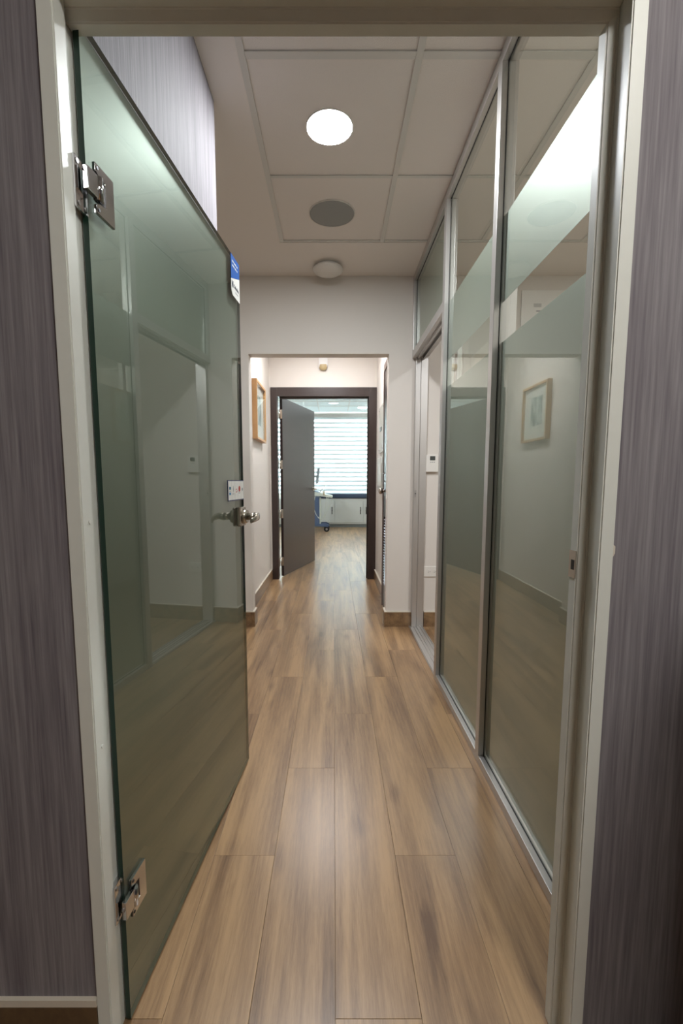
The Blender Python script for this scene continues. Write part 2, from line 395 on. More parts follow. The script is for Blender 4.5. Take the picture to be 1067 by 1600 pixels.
# trim the casings to the visible widths: outer edges at X -0.446 / 0.472
for o in tr.children:
    for v in o.data.vertices:
        if v.co.x < -0.446: v.co.x = -0.446
        if v.co.x > 0.4725: v.co.x = 0.4725
MB().prism([(-0.006, 1.845), (0.036, 1.845), (0.041, 1.828), (0.065, 1.828), (0.065, 1.905), (-0.006, 1.905)], -0.428, 0.4535, 'yz', bev=0.002).build('lintel', M['jamb'], tr)
# strike plate in the right jamb
st = MB().prism([(0.0415, 0.925), (0.0645, 0.925), (0.0645, 0.975), (0.0415, 0.975)], 0.4355, 0.4372, 'yz').build('strike_plate', M['nickel'], tr, label='worn bare metal strike plate')
MB().prism([(0.046, 0.940), (0.056, 0.940), (0.056, 0.958), (0.046, 0.958)], 0.4351, 0.4365, 'yz').build('latch_hole', M['gasket'], st)
for z in (1.03, 0.62):
    MB().cyl((-0.4212, 0.016, z), (-0.4196, 0.016, z), 0.0035, n=14).build('screw_cap', M['jamb'], tr)

# ------------------------------------------------------------------ glazed partition on the right
XP = 0.565
pt = empty('wall_right_glazed', (0, 0, 0)); struct(pt, 'aluminium framed glass partition with frosted bands along the right of the corridor', 'glass partition')
def rail(name, x0, x1, y0, y1, z0, z1, bev=0.0015): return MB().box(x0, x1, y0, y1, z0, z1, bev=bev).build(name, M['alu'], pt)
rail('sill_rail', XP, XP+0.055, 0.865, 2.40, 0, 0.034)
rail('top_rail', XP, XP+0.055, 0.865, 3.35, 2.497, 2.54)
for y0, y1, z0 in ((0.865, 0.90, 0.034), (1.66, 1.70, 0.034), (2.40, 2.447, 0.0)):
    rail('post', XP-0.001, XP+0.056, y0, y1, z0, 2.497)
rail('post', XP, XP+0.055, 3.315, 3.35, 1.975, 2.497)
rail('post', XP+0.022, XP+0.058, 3.31, 3.35, 0, 1.975); rail('post', XP+0.062, XP+0.112, 3.325, 3.35, 0, 1.975)
tz = MB().box(XP, XP+0.055, 2.447, 3.315, 1.975, 2.025, bev=0.0015).box(XP+0.055, XP+0.115, 2.447, 3.33, 1.985, 2.05).build('transom_rail', M['alu'], pt)
MB().box(XP+0.03, XP+0.040, 2.45, 3.31, 1.960, 1.975).box(XP+0.068, XP+0.078, 2.45, 3.31, 1.960, 1.985).build('door_track', M['steel'], tz)
tk = MB().box(XP+0.005, XP+0.112, 2.447, 3.345, 0, 0.006)
for x in (0.008, 0.040, 0.060, 0.085, 0.104): tk.box(XP+x, XP+x+0.004, 2.447, 3.345, 0.006, 0.013)
tk.build('floor_track', M['alu'], pt)
MB().box(XP+0.028, XP+0.040, 3.3085, 3.3105, 0.985, 1.035).cyl((XP+0.034, 3.3065, 1.01), (XP+0.034, 3.309, 1.01), 0.004, mi=1).build('latch_keep', [M['steel'], M['black']], pt)
GX = XP+0.026
def pane(y0, y1, z0, z1, bands):
    p = MB().box(GX-0.004, GX+0.004, y0, y1, z0, z1).build('glass_pane', M['glass'], pt)
    g = MB()
    for q in ((y0, y0+0.003, z0, z1), (y1-0.003, y1, z0, z1), (y0+0.003, y1-0.003, z0, z0+0.003), (y0+0.003, y1-0.003, z1-0.003, z1)): g.box(GX-0.007, GX-0.0045, *q)
    g.build('gasket', M['gasket'], p)
    for a_, b_ in bands:
        MB().box(GX+0.0043, GX+0.0050, y0+0.001, y1-0.001, a_, b_).build('frosted_film', M['film'], p, label='etched frosted band on the pane')
B = [(0.04, 1.588), (1.725, 2.015)]
pane(0.90, 1.66, 0.034, 2.497, B)
pane(1.70, 2.40, 0.034, 2.497, B)
pane(2.447, 3.315, 2.025, 2.497, [(2.03, 2.49)])

# ------------------------------------------------------------------ parked sliding leaf
sd = empty('door_4', (XP+0.083, 1.70, 0)); struct(sd, 'sliding glass door leaf parked behind the partition', 'door')
MB().box(-0.012, 0.012, 0, 0.045, 0.014, 1.955).box(-0.012, 0.012, 0.695, 0.74, 0.014, 1.955).box(-0.012, 0.012, 0.045, 0.695, 0.014, 0.07).box(-0.012, 0.012, 0.045, 0.695, 1.91, 1.955).build('leaf_frame', M['alu'], sd)
MB().box(-0.003, 0.003, 0.045, 0.695, 0.07, 1.91).build('glass_pane', M['glass'], sd)

# ------------------------------------------------------------------ glass entrance door (open against the left wall)
hx, hy, ex, ey = -0.4135, 0.812, -0.3345, 1.682
ang = math.atan2(ey-hy, ex-hx); DL = math.hypot(ex-hx, ey-hy)
d1 = empty('door_1', (hx, hy, 0), ang)       # local x along the leaf, local -y towards the corridor
struct(d1, 'frameless frosted green glass door standing open on the left', 'door')
TH = 0.010
gm = MB(); t = gm.bm
vv = [t.verts.new(p) for p in ((0,0,0.008),(DL,0,0.008),(DL,TH,0.008),(0,TH,0.008),(0,0,1.852),(DL,0,1.859),(DL,TH,1.859),(0,TH,1.852))]
for q, mi in (((3,2,1,0),1),((4,5,6,7),1),((0,1,5,4),0),((1,2,6,5),1),((2,3,7,6),0),((3,0,4,7),1)):
    f = t.faces.new([vv[i] for i in q]); f.material_index = mi
gm.build('glass_leaf', [M['doorglass'], M['edge']], d1)
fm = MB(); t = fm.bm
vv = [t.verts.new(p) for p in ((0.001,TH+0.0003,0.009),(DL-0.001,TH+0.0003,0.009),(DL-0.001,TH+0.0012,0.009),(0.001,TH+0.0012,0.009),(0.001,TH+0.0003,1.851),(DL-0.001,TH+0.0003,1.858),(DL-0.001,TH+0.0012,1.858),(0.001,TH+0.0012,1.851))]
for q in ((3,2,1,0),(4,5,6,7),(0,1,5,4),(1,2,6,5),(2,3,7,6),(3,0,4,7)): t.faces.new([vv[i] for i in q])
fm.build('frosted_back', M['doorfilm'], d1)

def glass_hinge(zc):
    h_ = empty('hinge', (0, 0, zc)); h_.parent = d1
    # clamp plate with a notch towards the jamb, on both faces of the leaf
    hh = 0.041
    P = [(0.016, -hh), (0.071, -hh), (0.071, hh), (0.016, hh), (0.016, 0.027), (0.026, 0.022), (0.044, 0.020), (0.044, -0.020), (0.026, -0.022), (0.016, -0.027)]
    c = MB().prism(P, -0.0065, -0.0005, 'xz', bev=0.0008).prism(P, TH+0.0015, TH+0.008, 'xz')
    c.build('clamp_plate', M['chrome'], h_)
    MB().box(0.016, 0.044, -0.0035, -0.0008, -0.020, 0.020).build('recess', M['black'], h_)
    MB().cyl((0.024, -0.0065, -0.0195), (0.024, -0.0065, 0.0195), 0.0075, n=24).box(-0.012, 0.022, -0.0100, -0.0012, -0.0185, 0.0185, bev=0.001).build('knuckle', M['chrome'], h_)
    for z in (-0.034, 0.034): MB().cyl((0.022, -0.0075, z), (0.022, -0.0062, z), 0.0030, n=14).build('screw', M['black'], h_)
    return h_
glass_hinge(1.600); glass_hinge(0.262)
# jamb side leaves of the hinges belong to the frame
for z in (1.586, 0.288):
    j = MB().box(-0.4208, -0.4170, 0.024, 0.062, z-0.040, z+0.040, bev=0.0007).box(-0.4280, -0.4208, 0.030, 0.062, z-0.036, z+0.036)
    j = j.build('hinge_leaf', M['chrome'], tr)
    for dz in (-0.032, 0.032):
        for y in (0.031, 0.051): MB().cyl((-0.4167, y, z+dz), (-0.4155, y, z+dz), 0.0038, n=14).build('screw', M['steel'], j)

# lever handle
lx, lz = 0.818, 0.974
for side, name in ((-1, 'lever_handle'), (1, 'lever_handle')):
    L = empty(name, (lx, 0 if side < 0 else TH, lz)); L.parent = d1
    k = side
    MB().box(-0.034, 0.034, min(0, k*0.015), max(0, k*0.015), -0.034, 0.034, bev=0.004).build('rose', M['nickel'], L)
    b = MB().cyl((0, k*0.014, 0), (0, k*0.030, 0), 0.028, 0.023, n=36).cyl((0, k*0.030, 0), (0, k*0.060, 0), 0.0125, n=28).cyl((0, k*0.054, 0), (0, k*0.070, 0), 0.0150, 0.0125, n=28)
    b.build('neck', M['nickel'], L)
    pts = []; rad = []
    b = MB()
    # curved flat lever: sweeps back along the leaf
    import itertools
    prof = []
    N = 12
    for i in range(N+1):
        u = i/N; x = 0.012 - u*0.105; y = k*(0.068 + 0.010*math.sin(u*PI)) ; z = 0.002-0.010*u*u
        prof.append((x, y, z, 0.0125*(1-0.30*u), 0.0045))
    t = b.bm; rings = []
    for x, y, z, hz, hy_ in prof:
        rings.append([t.verts.new((x, y+hy_*math.cos(q), z+hz*math.sin(q))) for q in [2*PI*m/12 for m in range(12)]])
    for A_, B_ in zip(rings[:-1], rings[1:]):
        for m in range(12):
            f = t.faces.new((A_[m], A_[(m+1) % 12], B_[(m+1) % 12], B_[m])); f.smooth = True
    t.faces.new(rings[0][::-1]); t.faces.new(rings[-1]); bmesh.ops.recalc_face_normals(t, faces=t.faces)
    b.build('lever', M['nickel'], L)

# stickers on the glass (corridor face, local y < 0)
blue = pbr('sticker_blue', (0.02, 0.11, 0.42), 0.35); navy = pbr('sticker_navy', (0.02, 0.03, 0.12), 0.35)
white = pbr('sticker_white', (0.80, 0.78, 0.74), 0.4); ink = pbr('print_ink', (0.03, 0.04, 0.07), 0.5)
red = pbr('print_red', (0.50, 0.06, 0.04), 0.5); teal = pbr('print_teal', (0.02, 0.16, 0.24), 0.5); sky = pbr('print_blue', (0.05, 0.22, 0.42), 0.5); grey = pbr('print_grey', (0.30, 0.30, 0.31), 0.5)
RT = (PI/2, 0, 0)
s1 = MB().prism([(0.778, 1.742), (0.790, 1.727), (0.8715, 1.727), (0.8715, 1.808), (0.778, 1.776)], -0.0014, -0.0003, 'xz').build('sticker', white, d1, label='blue over white rectangular door sticker')
MB().prism([(0.778, 1.7762), (0.8715, 1.8082), (0.8715, 1.857), (0.778, 1.857)], -0.0014, -0.0003, 'xz').build('sticker_top', blue, s1)
print_line(0.790, 1.838, (0.018, 0.022, 0.012), 0.005, -0.0014, white, s1)
print_line(0.790, 1.824, (0.026, 0.014, 0.010), 0.005, -0.0014, white, s1)
lettering('Saludsa', 0.0175, (0.834, -0.0017, 1.762), RT, ink, s1)
MB().prism([(0.785, 1.753), (0.789, 1.750), (0.790, 1.765), (0.795, 1.751), (0.800, 1.754), (0.800, 1.775), (0.796, 1.772), (0.795, 1.762), (0.790, 1.775), (0.785, 1.769)], -0.0018, -0.0013, 'xz').build('emblem', ink, s1)
MB().box(0.820, 0.853, -0.0018, -0.0013, 1.7445, 1.7465).build('small_print', grey, s1)
s2 = MB().box(0.692, 0.872, -0.0014, -0.0003, 1.033, 1.104).build('sticker', navy, d1, label='navy edged sticker with five payment card logos')
cx0 = 0.695
for i in range(5):
    x0 = cx0 + i*0.0350; st_ = MB().box(x0, x0+0.0335, -0.0019, -0.0014, 1.0365, 1.1005).build('card_strip', white, s2)
    xc = x0+0.01675
    if i == 0:
        MB().box(xc-0.009, xc+0.009, -0.0023, -0.0019, 1.072, 1.081).build('logo', teal, st_)
        MB().box(xc-0.009, xc+0.009, -0.0023, -0.0019, 1.054, 1.062).build('logo', sky, st_)
        MB().box(xc-0.007, xc+0.007, -0.0023, -0.0019, 1.0655, 1.0675).build('small_print', grey, st_)
    elif i == 1:
        MB().prism([(xc, 1.061), (xc+0.003, 1.073), (xc, 1.084), (xc-0.003, 1.073)], -0.0023, -0.0019, 'xz').build('logo', grey, st_)
        MB().box(xc-0.010, xc+0.010, -0.0023, -0.0019, 1.0560, 1.0580).build('small_print', grey, st_)
    elif i == 2:
        MB().box(xc-0.006, xc+0.006, -0.0023, -0.0019, 1.071, 1.0735).build('logo', red, st_)
        MB().prism([(xc-0.007, 1.060), (xc+0.008, 1.069), (xc+0.006, 1.062)], -0.0023, -0.0019, 'xz').build('logo', red, st_)
    elif i == 3:
        MB().cyl((xc, -0.0023, 1.0735), (xc, -0.0019, 1.0735), 0.0105, n=28).build('logo', red, st_)
        MB().box(xc-0.009, xc+0.009, -0.0023, -0.0019, 1.0575, 1.0595).build('small_print', grey, st_)
    else:
        MB().cyl((xc, -0.0023, 1.071), (xc, -0.0019, 1.071), 0.006, n=24).build('logo', grey, st_)

# ------------------------------------------------------------------ brown door at the end of the passage
d2 = empty('door_2', (0, 5.01, 0)); struct(d2, 'dark brown door and frame half open onto the bright far room', 'door')
fr = MB()
fr.box(-0.682, -0.614, -0.014, 0.095, 0, 2.108, bev=0.002).box(0.383, 0.4695, -0.014, 0.135, 0, 2.108, bev=0.002).box(-0.614, 0.383, -0.014, 0.135, 2.012, 2.108, bev=0.002)
fr.box(0.373, 0.383, 0.05, 0.09, 0, 2.012).box(-0.59, 0.373, 0.05, 0.09, 2.0, 2.012)
fr = fr.build('frame', M['brown'], d2)
hx2, hy2, ex2, ey2 = -0.573, 0.140, -0.258, 1.185
a2 = math.atan2(ey2-hy2, ex2-hx2); L2 = math.hypot(ex2-hx2, ey2-hy2)
lf = MB().box(0, L2, 0, 0.030, 0.008, 2.030, bev=0.0012).build('leaf', M['brown'], d2, (hx2, hy2, 0)); lf.rotation_euler = (0, 0, a2)
for z in (1.845, 1.287, 0.732, 0.180):
    h_ = MB().cyl((-0.600, 0.118, z-0.050), (-0.600, 0.118, z+0.050), 0.007, n=16).box(-0.614, -0.6115, 0.070, 0.118, z-0.050, z+0.050).box(-0.606, -0.574, 0.128, 0.1395, z-0.050, z+0.050).build('hinge', M['nickel'], d2)
lv = MB().cyl((L2-0.07, 0, 1.0), (L2-0.07, -0.008, 1.0), 0.026, n=28).cyl((L2-0.07, -0.008, 1.0), (L2-0.07, -0.055, 1.0), 0.009, n=16).tube([(L2-0.07, -0.052, 1.0), (L2-0.12, -0.056, 1.0), (L2-0.19, -0.054, 1.0)], 0.008)
lv.cyl((L2-0.07, 0.030, 1.0), (L2-0.07, 0.038, 1.0), 0.026, n=28).cyl((L2-0.07, 0.038, 1.0), (L2-0.07, 0.093, 1.0), 0.009, n=16).tube([(L2-0.07, 0.09, 1.0), (L2-0.12, 0.094, 1.0), (L2-0.19, 0.092, 1.0)], 0.008)
lv.build('lever_handle', M['nickel'], lf)

# ------------------------------------------------------------------ louvred door on the right passage wall
d3 = empty('door_3', (0.470, 3.46, 0)); struct(d3, 'dark brown louvred door seen edge on beside the electrical panels', 'door')
MB().box(-0.042, 0.0, 0, 0.03, 0, 2.08).box(-0.042, 0.0, 0.47, 0.50, 0, 2.08).box(-0.042, 0.0, 0.03, 0.47, 2.02, 2.08).build('frame', pbr('taupe_brown_frame', (0.16, 0.115, 0.095), 0.4), d3)
MB().box(-0.036, -0.001, 0.032, 0.468, 0.80, 2.018).box(-0.036, -0.001, 0.032, 0.468, 0.01, 0.22).box(-0.036, -0.001, 0.032, 0.09, 0.22, 0.80).box(-0.036, -0.001, 0.41, 0.468, 0.22, 0.80).build('leaf', M['brown'], d3)
lmm = MB().prism([(-0.038, -0.010), (-0.035, -0.010), (-0.010, 0.010), (-0.013, 0.010)], 0.09, 0.41, 'xz').mesh('louvre', pbr('louvre_brown', (0.17, 0.13, 0.15), 0.3, coat=0.3))
for i in range(24): inst(lmm, 'louvre_slat', (0, 0, 0.235+i*0.0238), d3)
MB().cyl((-0.036, 0.37, 1.02), (-0.055, 0.37, 1.02), 0.011, n=16).lathe([(0, 0), (0.020, 0.002), (0.027, 0.014), (0.026, 0.026), (0.016, 0.036), (0, 0.038)], Matrix.Translation((-0.052, 0.37, 1.02)) @ Matrix.Rotation(-PI/2, 4, 'Y')).build('knob', M['nickel'], d3)
MB().tube([(-0.036, 0.36, 1.10), (-0.066, 0.36, 1.10), (-0.066, 0.36, 1.165), (-0.036, 0.36, 1.165)], 0.004).build('pull_handle', M['steel'], d3)

# ================================================================== THINGS
# ------------------------------------------------------------------ lamps
def downlight(name, loc, r, strength, label, lens=None, proud=0.012, group=None, col=(0.93, 0.97, 1.0)):
    if loc[2] > 2.7: col = (0.84, 0.95, 1.0)
    o = empty(name, loc); tag(o, label, 'ceiling light', group)
    MB().lathe([(r+0.004, 0.0), (r+0.005, -0.002), (r+0.003, -0.004), (r, -0.004), (r, 0.0)], n=48).build('ring', M['plastic'], o)
    MB().lathe([(r-0.0005, -0.0015), (r*0.97, -0.003), (0, -0.0034)], n=48).build('lens', lens or emis(name+'_lens', col, strength), o)
    return o
downlight('downlight', (-0.016, 2.015, H+0.006), 0.093, 0, 'bright round white downlight in the corridor ceiling tile', M['lens'])
o = empty('added_panel_light.001', (-0.08, 4.15, H)); tag(o, 'unseen square light panel added to light the passage with the picture', 'ceiling light')  # lamp added out of view to brighten the passage; panel form softens floor glare
MB().box(-0.20, 0.20, -0.20, 0.20, -0.010, -0.006).build('lens', emis('passage_lens', (0.96, 0.97, 1.0), LAMP['passage']), o)
MB().box(-0.215, -0.20, -0.215, 0.215, -0.012, 0).box(0.20, 0.215, -0.215, 0.215, -0.012, 0).box(-0.20, 0.20, -0.215, -0.20, -0.012, 0).box(-0.20, 0.20, 0.20, 0.215, -0.012, 0).build('frame', M['plastic'], o)
o = empty('added_panel_light', (0.75, -0.40, H)); tag(o, 'unseen square light panel added to light the waiting area behind the camera', 'ceiling light')  # lamp added out of view to light the entrance wall with soft shadows
MB().box(-0.30, 0.30, -0.30, 0.30, -0.010, -0.006).build('lens', emis('added_panel_lens', (1.0, 0.98, 0.93), LAMP['lobby']), o)
MB().box(-0.32, -0.30, -0.32, 0.32, -0.012, 0).box(0.30, 0.32, -0.32, 0.32, -0.012, 0).box(-0.30, 0.30, -0.32, -0.30, -0.012, 0).box(-0.30, 0.30, 0.30, 0.32, -0.012, 0).build('frame', M['plastic'], o)
downlight('downlight.003', (1.50, 1.45, H), 0.09, LAMP['side_room'], 'unseen round downlight added to light the room behind the partition')  # lamp added out of view to light the frosted bands from behind
downlight('downlight.004', (0.0, 10.11, 2.80), 0.11, 1.6, 'dim round downlight in the far room nearer the open door', proud=0.008)
downlight('downlight.005', (0.67, 10.71, 2.80), 0.11, 40.0, 'lit round downlight in the far room above the blind')

for i_, (x_, y_) in enumerate(((-1.4, 6.6), (1.4, 6.6), (-1.4, 8.6), (1.4, 8.6))):  # four lamps added out of view to fill the far room with light
    downlight('downlight.%03d' % (6+i_), (x_, y_, 2.80), 0.11, LAMP['end_room'], 'unseen round downlight added to brighten the far room, %s of four side lamps' % ('front left one', 'front right one', 'rear left one', 'rear right one')[i_].replace(' one', ''))
# ------------------------------------------------------------------ ceiling speaker, detector, siren
o = empty('ceiling_speaker', (-0.008, 2.613, H+0.006)); tag(o, 'round grey mesh loudspeaker set in the ceiling tile behind the lit downlight', 'speaker')
MB().lathe([(0.120, 0.0), (0.120, -0.004), (0.115, -0.006), (0, -0.007)], n=56).build('grille', M['grille'], o)
MB().lathe([(0.1205, 0.0), (0.1235, 0.0), (0.1235, -0.005), (0.1205, -0.005)], n=56).build('rim', M['plastic'], o)
o = empty('smoke_detector', (-0.037, 3.20, H)); tag(o, 'round white smoke detector on the plaster ceiling before the opening', 'smoke detector')
MB().lathe([(0.075, 0), (0.078, -0.008), (0.072, -0.012), (0, -0.012)], n=48).build('base', M['plastic'], o)
MB().lathe([(0.098, -0.018), (0.102, -0.026), (0.092, -0.040), (0.060, -0.052), (0.045, -0.055), (0, -0.055)], n=48).lathe([(0, -0.018), (0.098, -0.018)], n=48).build('cover', M['plastic'], o)
b = MB()
for i in range(12):
    q = 2*PI*i/12; b.box(-0.004, 0.004, -0.004, 0.004, -0.019, -0.011); 
b = MB()
for i in range(12):
    q = 2*PI*i/12; b.cyl((0.085*math.cos(q), 0.085*math.sin(q), -0.0185), (0.070*math.cos(q), 0.070*math.sin(q), -0.0085), 0.004, n=8)
b.build('vent_fins', M['plastic'], o)['kind'] = 'stuff'
MB().lathe([(0.0745, -0.0122), (0.0745, -0.0178)], n=48).build('vent_gap', M['black'], o)
o = empty('motion_sensor', (-0.110, 5.01, 2.34)); tag(o, 'small white motion sensor with a yellowed lens above the brown door', 'motion sensor')
MB().prism([(-0.046, 0.13), (0.046, 0.13), (0.046, -0.01), (0.040, -0.030), (-0.040, -0.030), (-0.046, -0.01)], -0.045, 0, 'xz', bev=0.006).build('housing', M['paper'], o)
MB().lathe([(0, -0.058), (0.028, -0.054), (0.042, -0.035), (0.044, -0.005), (0.042, 0.0)], Matrix.Scale(0.62, 4, (0, 1, 0)), n=32).build('sensor_lens', pbr('yellowed_lens', (0.50, 0.38, 0.20), 0.4), o, (0, -0.030, 0.0))

# ------------------------------------------------------------------ framed picture
o = empty('framed_picture', (-0.70, 3.968, 1.468)); tag(o, 'light oak box frame with a pale grey print hanging on the passage wall', 'picture')
pw, ph, fw, fd = 0.512, 0.508, 0.020, 0.044
oakf = pbr('golden_oak_frame', (0.52, 0.29, 0.12), 0.42, vary=0.10, bscale=18)
for q in ((0, fd, 0, fw, 0, ph), (0, fd, pw-fw, pw, 0, ph), (0, fd, fw, pw-fw, 0, fw), (0, fd, fw, pw-fw, ph-fw, ph)): MB().box(*q, bev=0.0008).build('frame_rail', oakf, o)
MB().box(0.004, 0.020, fw, pw-fw, fw, ph-fw).build('mat', white, o)
def print_mat():
    m, n, l = newmat('pale_abstract_print'); b = n['Principled BSDF']
    tc = n.new('ShaderNodeTexCoord'); no = n.new('ShaderNodeTexNoise'); no.inputs['Scale'].default_value = 9; no.inputs['Detail'].default_value = 5
    mp = n.new('ShaderNodeMapping'); mp.inputs['Scale'].default_value = (1, 2.2, 0.8)
    r = n.new('ShaderNodeValToRGB'); r.color_ramp.elements[0].position = 0.40; r.color_ramp.elements[0].color = (0.22, 0.27, 0.26, 1)
    r.color_ramp.elements[1].position = 0.62; r.color_ramp.elements[1].color = (0.60, 0.64, 0.63, 1)
    l.new(tc.outputs['Object'], mp.inputs[0]); l.new(mp.outputs[0], no.inputs['Vector']); l.new(no.outputs['Fac'], r.inputs[0]); l.new(r.outputs[0], b.inputs['Base Color']); return m
MB().box(0.0205, 0.0215, 0.13, 0.36, 0.14, 0.40).build('print', print_mat(), o)
MB().box(0.038, 0.040, fw, pw-fw, fw, ph-fw).build('glass', clear_glass('picture_glass', (0.98, 0.99, 0.98), 1.5), o)

# ------------------------------------------------------------------ electrical panels
pm_ = pbr('beige_grey_metal', (0.40, 0.36, 0.30), 0.42)
o = empty('electrical_panel', (0.47, 4.19, 1.375)); tag(o, 'flat grey beige electrical panel, the upper one beside the louvred door', 'electrical panel')
MB().box(-0.016, 0, 0, 0.40, 0, 0.44, bev=0.002).build('cover', pm_, o)
MB().box(-0.021, -0.016, 0.15, 0.25, 0.20, 0.24).build('catch', M['black'], o)
for y in (0.03, 0.37):
    for z in (0.03, 0.41): MB().cyl((-0.0185, y, z), (-0.0155, y, z), 0.006, n=12).build('screw', M['black'], o)
o = empty('electrical_panel.001', (0.47, 4.02, 1.005)); tag(o, 'thick beige breaker box, the lower one beside the louvred door', 'electrical panel')
MB().box(-0.040, 0, 0, 0.45, 0, 0.31, bev=0.003).build('box', pm_, o)
MB().box(-0.044, -0.040, 0.05, 0.40, 0.05, 0.26, bev=0.0015).build('lid', pbr('beige_lid', (0.45, 0.40, 0.33), 0.4), o)

# ------------------------------------------------------------------ thermostat, outlet, notice in the side room
o = empty('thermostat', (0.720, 3.35, 1.23)); tag(o, 'white wall thermostat with a small dark screen seen through the sliding door gap', 'thermostat')
MB().box(-0.045, 0.045, -0.024, 0, -0.062, 0.062, bev=0.003).build('body', M['plastic'], o)
MB().box(-0.016, 0.022, -0.0252, -0.0242, 0.022, 0.052).build('screen', pbr('lcd', (0.06, 0.065, 0.06), 0.25), o)
for x in (-0.010, 0.003, 0.016): MB().cyl((x, -0.0262, 0.008), (x, -0.024, 0.008), 0.0035, n=12).build('button', grey, o)
o = empty('power_outlet', (0.730, 3.35, 0.424)); tag(o, 'horizontal white double power outlet low on the side room wall', 'outlet')
MB().box(-0.062, 0.062, -0.008, 0, -0.039, 0.039, bev=0.002).build('cover_plate', M['plastic'], o)
for x in (-0.012, 0.032):
    s_ = MB().cyl((x, -0.0105, 0), (x, -0.008, 0), 0.015, n=24).build('socket', M['plastic'], o)
    MB().box(x-0.007, x-0.004, -0.0112, -0.0104, -0.0055, -0.0035).box(x-0.0075, x-0.001, -0.0112, -0.0104, 0.004, 0.0058).box(x-0.0075, x-0.001, -0.0112, -0.0104, -0.0058, -0.004).cyl((x+0.007, -0.0112, 0), (x+0.007, -0.0104, 0), 0.0025, n=10).build('slot', M['black'], s_)
o = empty('wall_notice', (1.50, 3.35, 2.20)); tag(o, 'white printed notice high on the side room wall, seen through the clear glass band', 'notice')
MB().box(-0.17, 0.17, -0.012, 0, -0.24, 0.24, bev=0.002).build('board', white, o)
MB().box(-0.085, -0.030, -0.0124, -0.012, 0.125, 0.150).build('printed_mark', pbr('faint_print', (0.50, 0.50, 0.47), 0.6), o)
print_line(-0.065, 0.098, (0.045, 0.060, 0.052), 0.010, -0.012, grey, o)
print_line(-0.015, 0.075, (0.050, 0.060), 0.006, -0.012, grey, o)
print_line(-0.045, 0.036, (0.042, 0.040), 0.010, -0.012, grey, o)
print_line(-0.115, 0.000, (0.050, 0.060, 0.030), 0.010, -0.012, grey, o)
print_line(-0.060, -0.045, (0.035, 0.050), 0.008, -0.012, grey, o)

# ------------------------------------------------------------------ far room: zebra blind
zb = empty('zebra_blind', (0.0, 11.37, 0.0)); tag(zb, 'white zebra roller blind glowing with daylight in the far window', 'blind')
def fabric(name, col, tr_, tl):
    m, n, l = newmat(name); n.remove(n['Principled BSDF'])
    d = n.new('ShaderNodeBsdfDiffuse'); d.inputs[0].default_value = (*col, 1); t = n.new('ShaderNodeBsdfTranslucent'); t.inputs[0].default_value = (*col, 1)
    p = n.new('ShaderNodeBsdfTransparent'); a = n.new('ShaderNodeMixShader'); c = n.new('ShaderNodeMixShader'); a.inputs[0].default_value = tl; c.inputs[0].default_value = tr_
    l.new(d.outputs[0], a.inputs[1]); l.new(t.outputs[0], a.inputs[2]); l.new(a.outputs[0], c.inputs[1]); l.new(p.outputs[0], c.inputs[2]); l.new(c.outputs[0], n['Material Output'].inputs[0]); return m
sheer = fabric('sheer_fabric', (0.85, 0.90, 0.90), 0.20, 0.32); dense = fabric('dense_fabric', (0.68, 0.73, 0.73), 0.0, 0.20)
P_ = 0.110; z = 0.80; i = 0
sm_ = MB().box(-2.35, 2.35, -0.001, 0.001, 0, P_*0.5).mesh('sheer', sheer); dm_ = MB().box(-2.35, 2.35, -0.002, 0.001, 0, P_*0.5).mesh('dense', dense)
while z < 2.64:
    inst(sm_, 'sheer_band', (0, 0, z), zb); inst(dm_, 'dense_band', (0, 0, z+P_*0.5), zb); z += P_
MB().box(-2.36, 2.36, -0.045, 0.04, z, z+0.085, bev=0.006).build('cassette', M['paper'], zb)
MB().cyl((-2.35, 0, 0.79), (2.35, 0, 0.79), 0.011, n=14).build('bottom_bar', M['plastic'], zb)

# ------------------------------------------------------------------ far room: bench cabinet and couch pad
cw = pbr('white_melamine', (0.62, 0.64, 0.61), 0.35)
cb = empty('low_cabinet', (0, 10.8, 0)); tag(cb, 'low white built in cabinet with dark bow handles under the window', 'cabinet')
MB().box(-1.6, 1.6, 0, 0.50, 0.075, 0.690, bev=0.002).build('body', cw, cb)
MB().box(-1.6, 1.6, 0.03, 0.48, 0, 0.075).build('plinth', pbr('grey_plinth', (0.20, 0.22, 0.22), 0.4), cb)
for x0, x1 in ((-1.36, -0.69), (-0.68, 0.02), (0.035, 0.70), (0.73, 1.36)):
    d_ = MB().box(x0, x1, -0.018, -0.0005, 0.115, 0.630, bev=0.002).build('door', cw, cb)
    hxx = x1-0.055 if x0 != 0.73 else x0+0.05
    hp = [(hxx, -0.018, 0.49), (hxx, -0.040, 0.465), (hxx, -0.046, 0.405), (hxx, -0.040, 0.345), (hxx, -0.018, 0.32)]
    MB().tube(hp, [0.007, 0.009, 0.011, 0.009, 0.007], n=10).build('handle', M['black'], d_)
pd = MB().box(-0.75, 1.5, 10.77, 11.27, 0.694, 0.812, bev=0.03).build('couch_pad', pbr('navy_vinyl', (0.035, 0.060, 0.105), 0.38))
tag(pd, 'navy blue vinyl couch pad lying on the white cabinet', 'cushion')

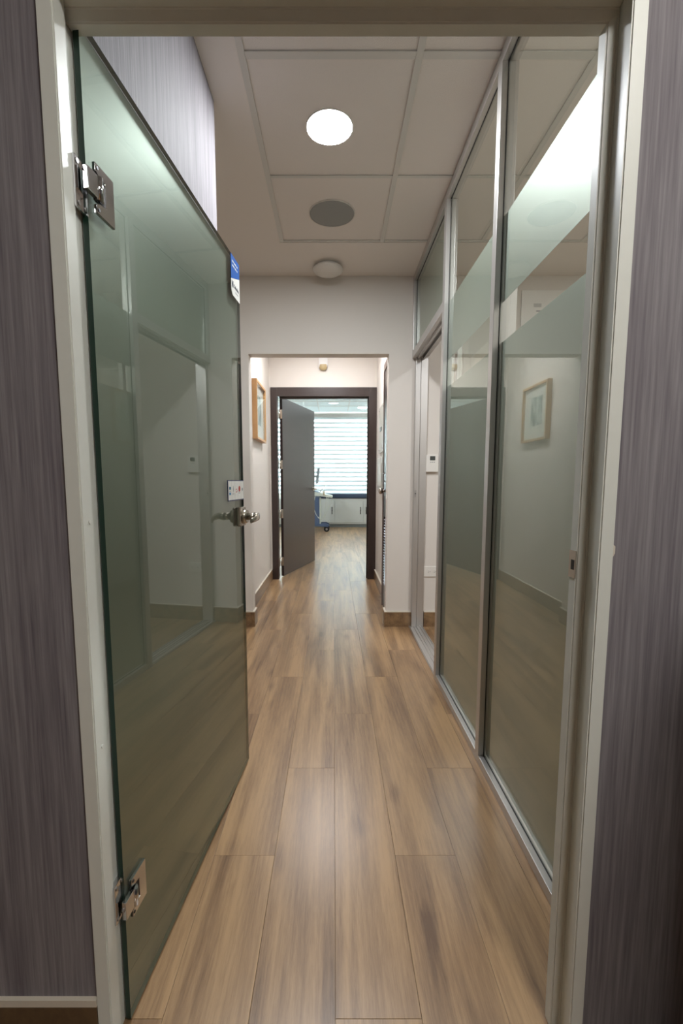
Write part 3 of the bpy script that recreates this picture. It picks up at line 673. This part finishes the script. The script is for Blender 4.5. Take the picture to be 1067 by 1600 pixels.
# ------------------------------------------------------------------ far room: ultrasound cart
ct = empty('ultrasound_cart', (-0.42, 9.95, 0)); tag(ct, 'medical ultrasound cart with side-on monitor, pale control deck and blue column', 'medical cart')
cream = pbr('pale_abs', (0.62, 0.66, 0.58), 0.4); slate = pbr('slate_blue', (0.07, 0.11, 0.20), 0.4); mg = pbr('monitor_grey', (0.22, 0.25, 0.27), 0.4)
MB().box(-0.26, 0.115, -0.20, 0.28, 0.17, 0.76, bev=0.02).build('column', slate, ct)
MB().box(0.116, 0.145, -0.18, 0.24, 0.18, 0.74, bev=0.008).build('side_panel', cream, ct)
MB().prism([(-0.30, 0.80), (0.10, 0.785), (0.38, 0.745), (0.405, 0.765), (0.40, 0.790), (0.15, 0.845), (-0.02, 0.880), (-0.30, 0.885)], -0.24, 0.24, 'xz', bev=0.008).build('control_deck', cream, ct)
MB().prism([(-0.06, 0.888), (0.10, 0.862), (0.11, 0.870), (-0.04, 0.905)], -0.19, 0.19, 'xz').build('keyboard', slate, ct)
pr = MB().cyl((0.12, -0.20, 0.862), (0.265, -0.20, 1.045), 0.010, 0.007, n=12).cyl((0.07, -0.20, 0.80), (0.125, -0.20, 0.868), 0.014, n=12).build('probe_holder_arm', M['steel'], ct)
tb_ = pbr('transducer_beige', (0.55, 0.50, 0.38), 0.4)
for y in (-0.24, -0.16, 0.18): MB().cyl((0.22, y, 0.81), (0.20, y, 0.885), 0.022, 0.018, n=16).build('transducer', tb_, ct)
mn = MB().prism([(0.035, 1.045), (0.075, 1.040), (0.125, 1.375), (0.075, 1.375)], -0.24, 0.24, 'xz', bev=0.008).build('monitor', mg, ct)
MB().tube([(-0.12, 0, 0.87), (-0.12, 0, 1.15), (-0.05, 0, 1.21), (0.06, 0, 1.21)], 0.018, n=12).build('monitor_arm', M['steel'], mn)
MB().prism([(-0.30, 0.135), (0.12, 0.135), (0.30, 0.105), (0.33, 0.150), (0.26, 0.185), (0.10, 0.180), (-0.30, 0.180)], -0.20, -0.12, 'xz', bev=0.006).prism([(-0.30, 0.135), (0.12, 0.135), (0.30, 0.105), (0.33, 0.150), (0.26, 0.185), (0.10, 0.180), (-0.30, 0.180)], 0.18, 0.26, 'xz', bev=0.006).box(-0.28, 0.06, -0.12, 0.18, 0.14, 0.175).build('base_frame', slate, ct)
for x, y in ((0.27, -0.16), (0.27, 0.22), (-0.25, -0.16), (-0.25, 0.22)):
    c_ = MB().cyl((x, y-0.022, 0.062), (x, y+0.022, 0.062), 0.061, n=28, bev=0.008).build('caster', M['black'], ct)
    MB().cyl((x, y-0.026, 0.062), (x, y+0.026, 0.062), 0.024, n=20).build('hub', M['steel'], c_)
    MB().box(x-0.03, x+0.02, y-0.012, y+0.012, 0.118, 0.14).build('fork', M['steel'], c_)
for k_, (x0, x1, zl) in enumerate(((0.30, 0.16, 0.28), (0.36, 0.22, 0.36), (0.24, 0.30, 0.22), (0.02, 0.09, 0.30))):
    pts = []
    for i in range(21):
        u = i/20; pts.append((x0+(x1-x0)*u+0.035*math.sin(u*PI*2+k_), -0.235-0.02*math.sin(u*PI), 0.78-(0.78-zl)*math.sin(u*PI*0.62)))
    MB().tube(pts, 0.0055, n=6).build('cable', cream, ct)

# ------------------------------------------------------------------ unseen black block added beside the camera to shade the wallpaper
o = empty('shadow_block', (0.615, 0.20, 0)); tag(o, 'unseen black block added right of the view to cast a shadow on the wallpaper', 'cabinet')
MB().box(0, 0.45, 0, 0.35, 0.0, 1.09, bev=0.02).build('body', M['black'], o)
MB().box(-0.004, 0.455, -0.01, 0.355, 1.09, 1.115, bev=0.006).build('top', M['black'], o)
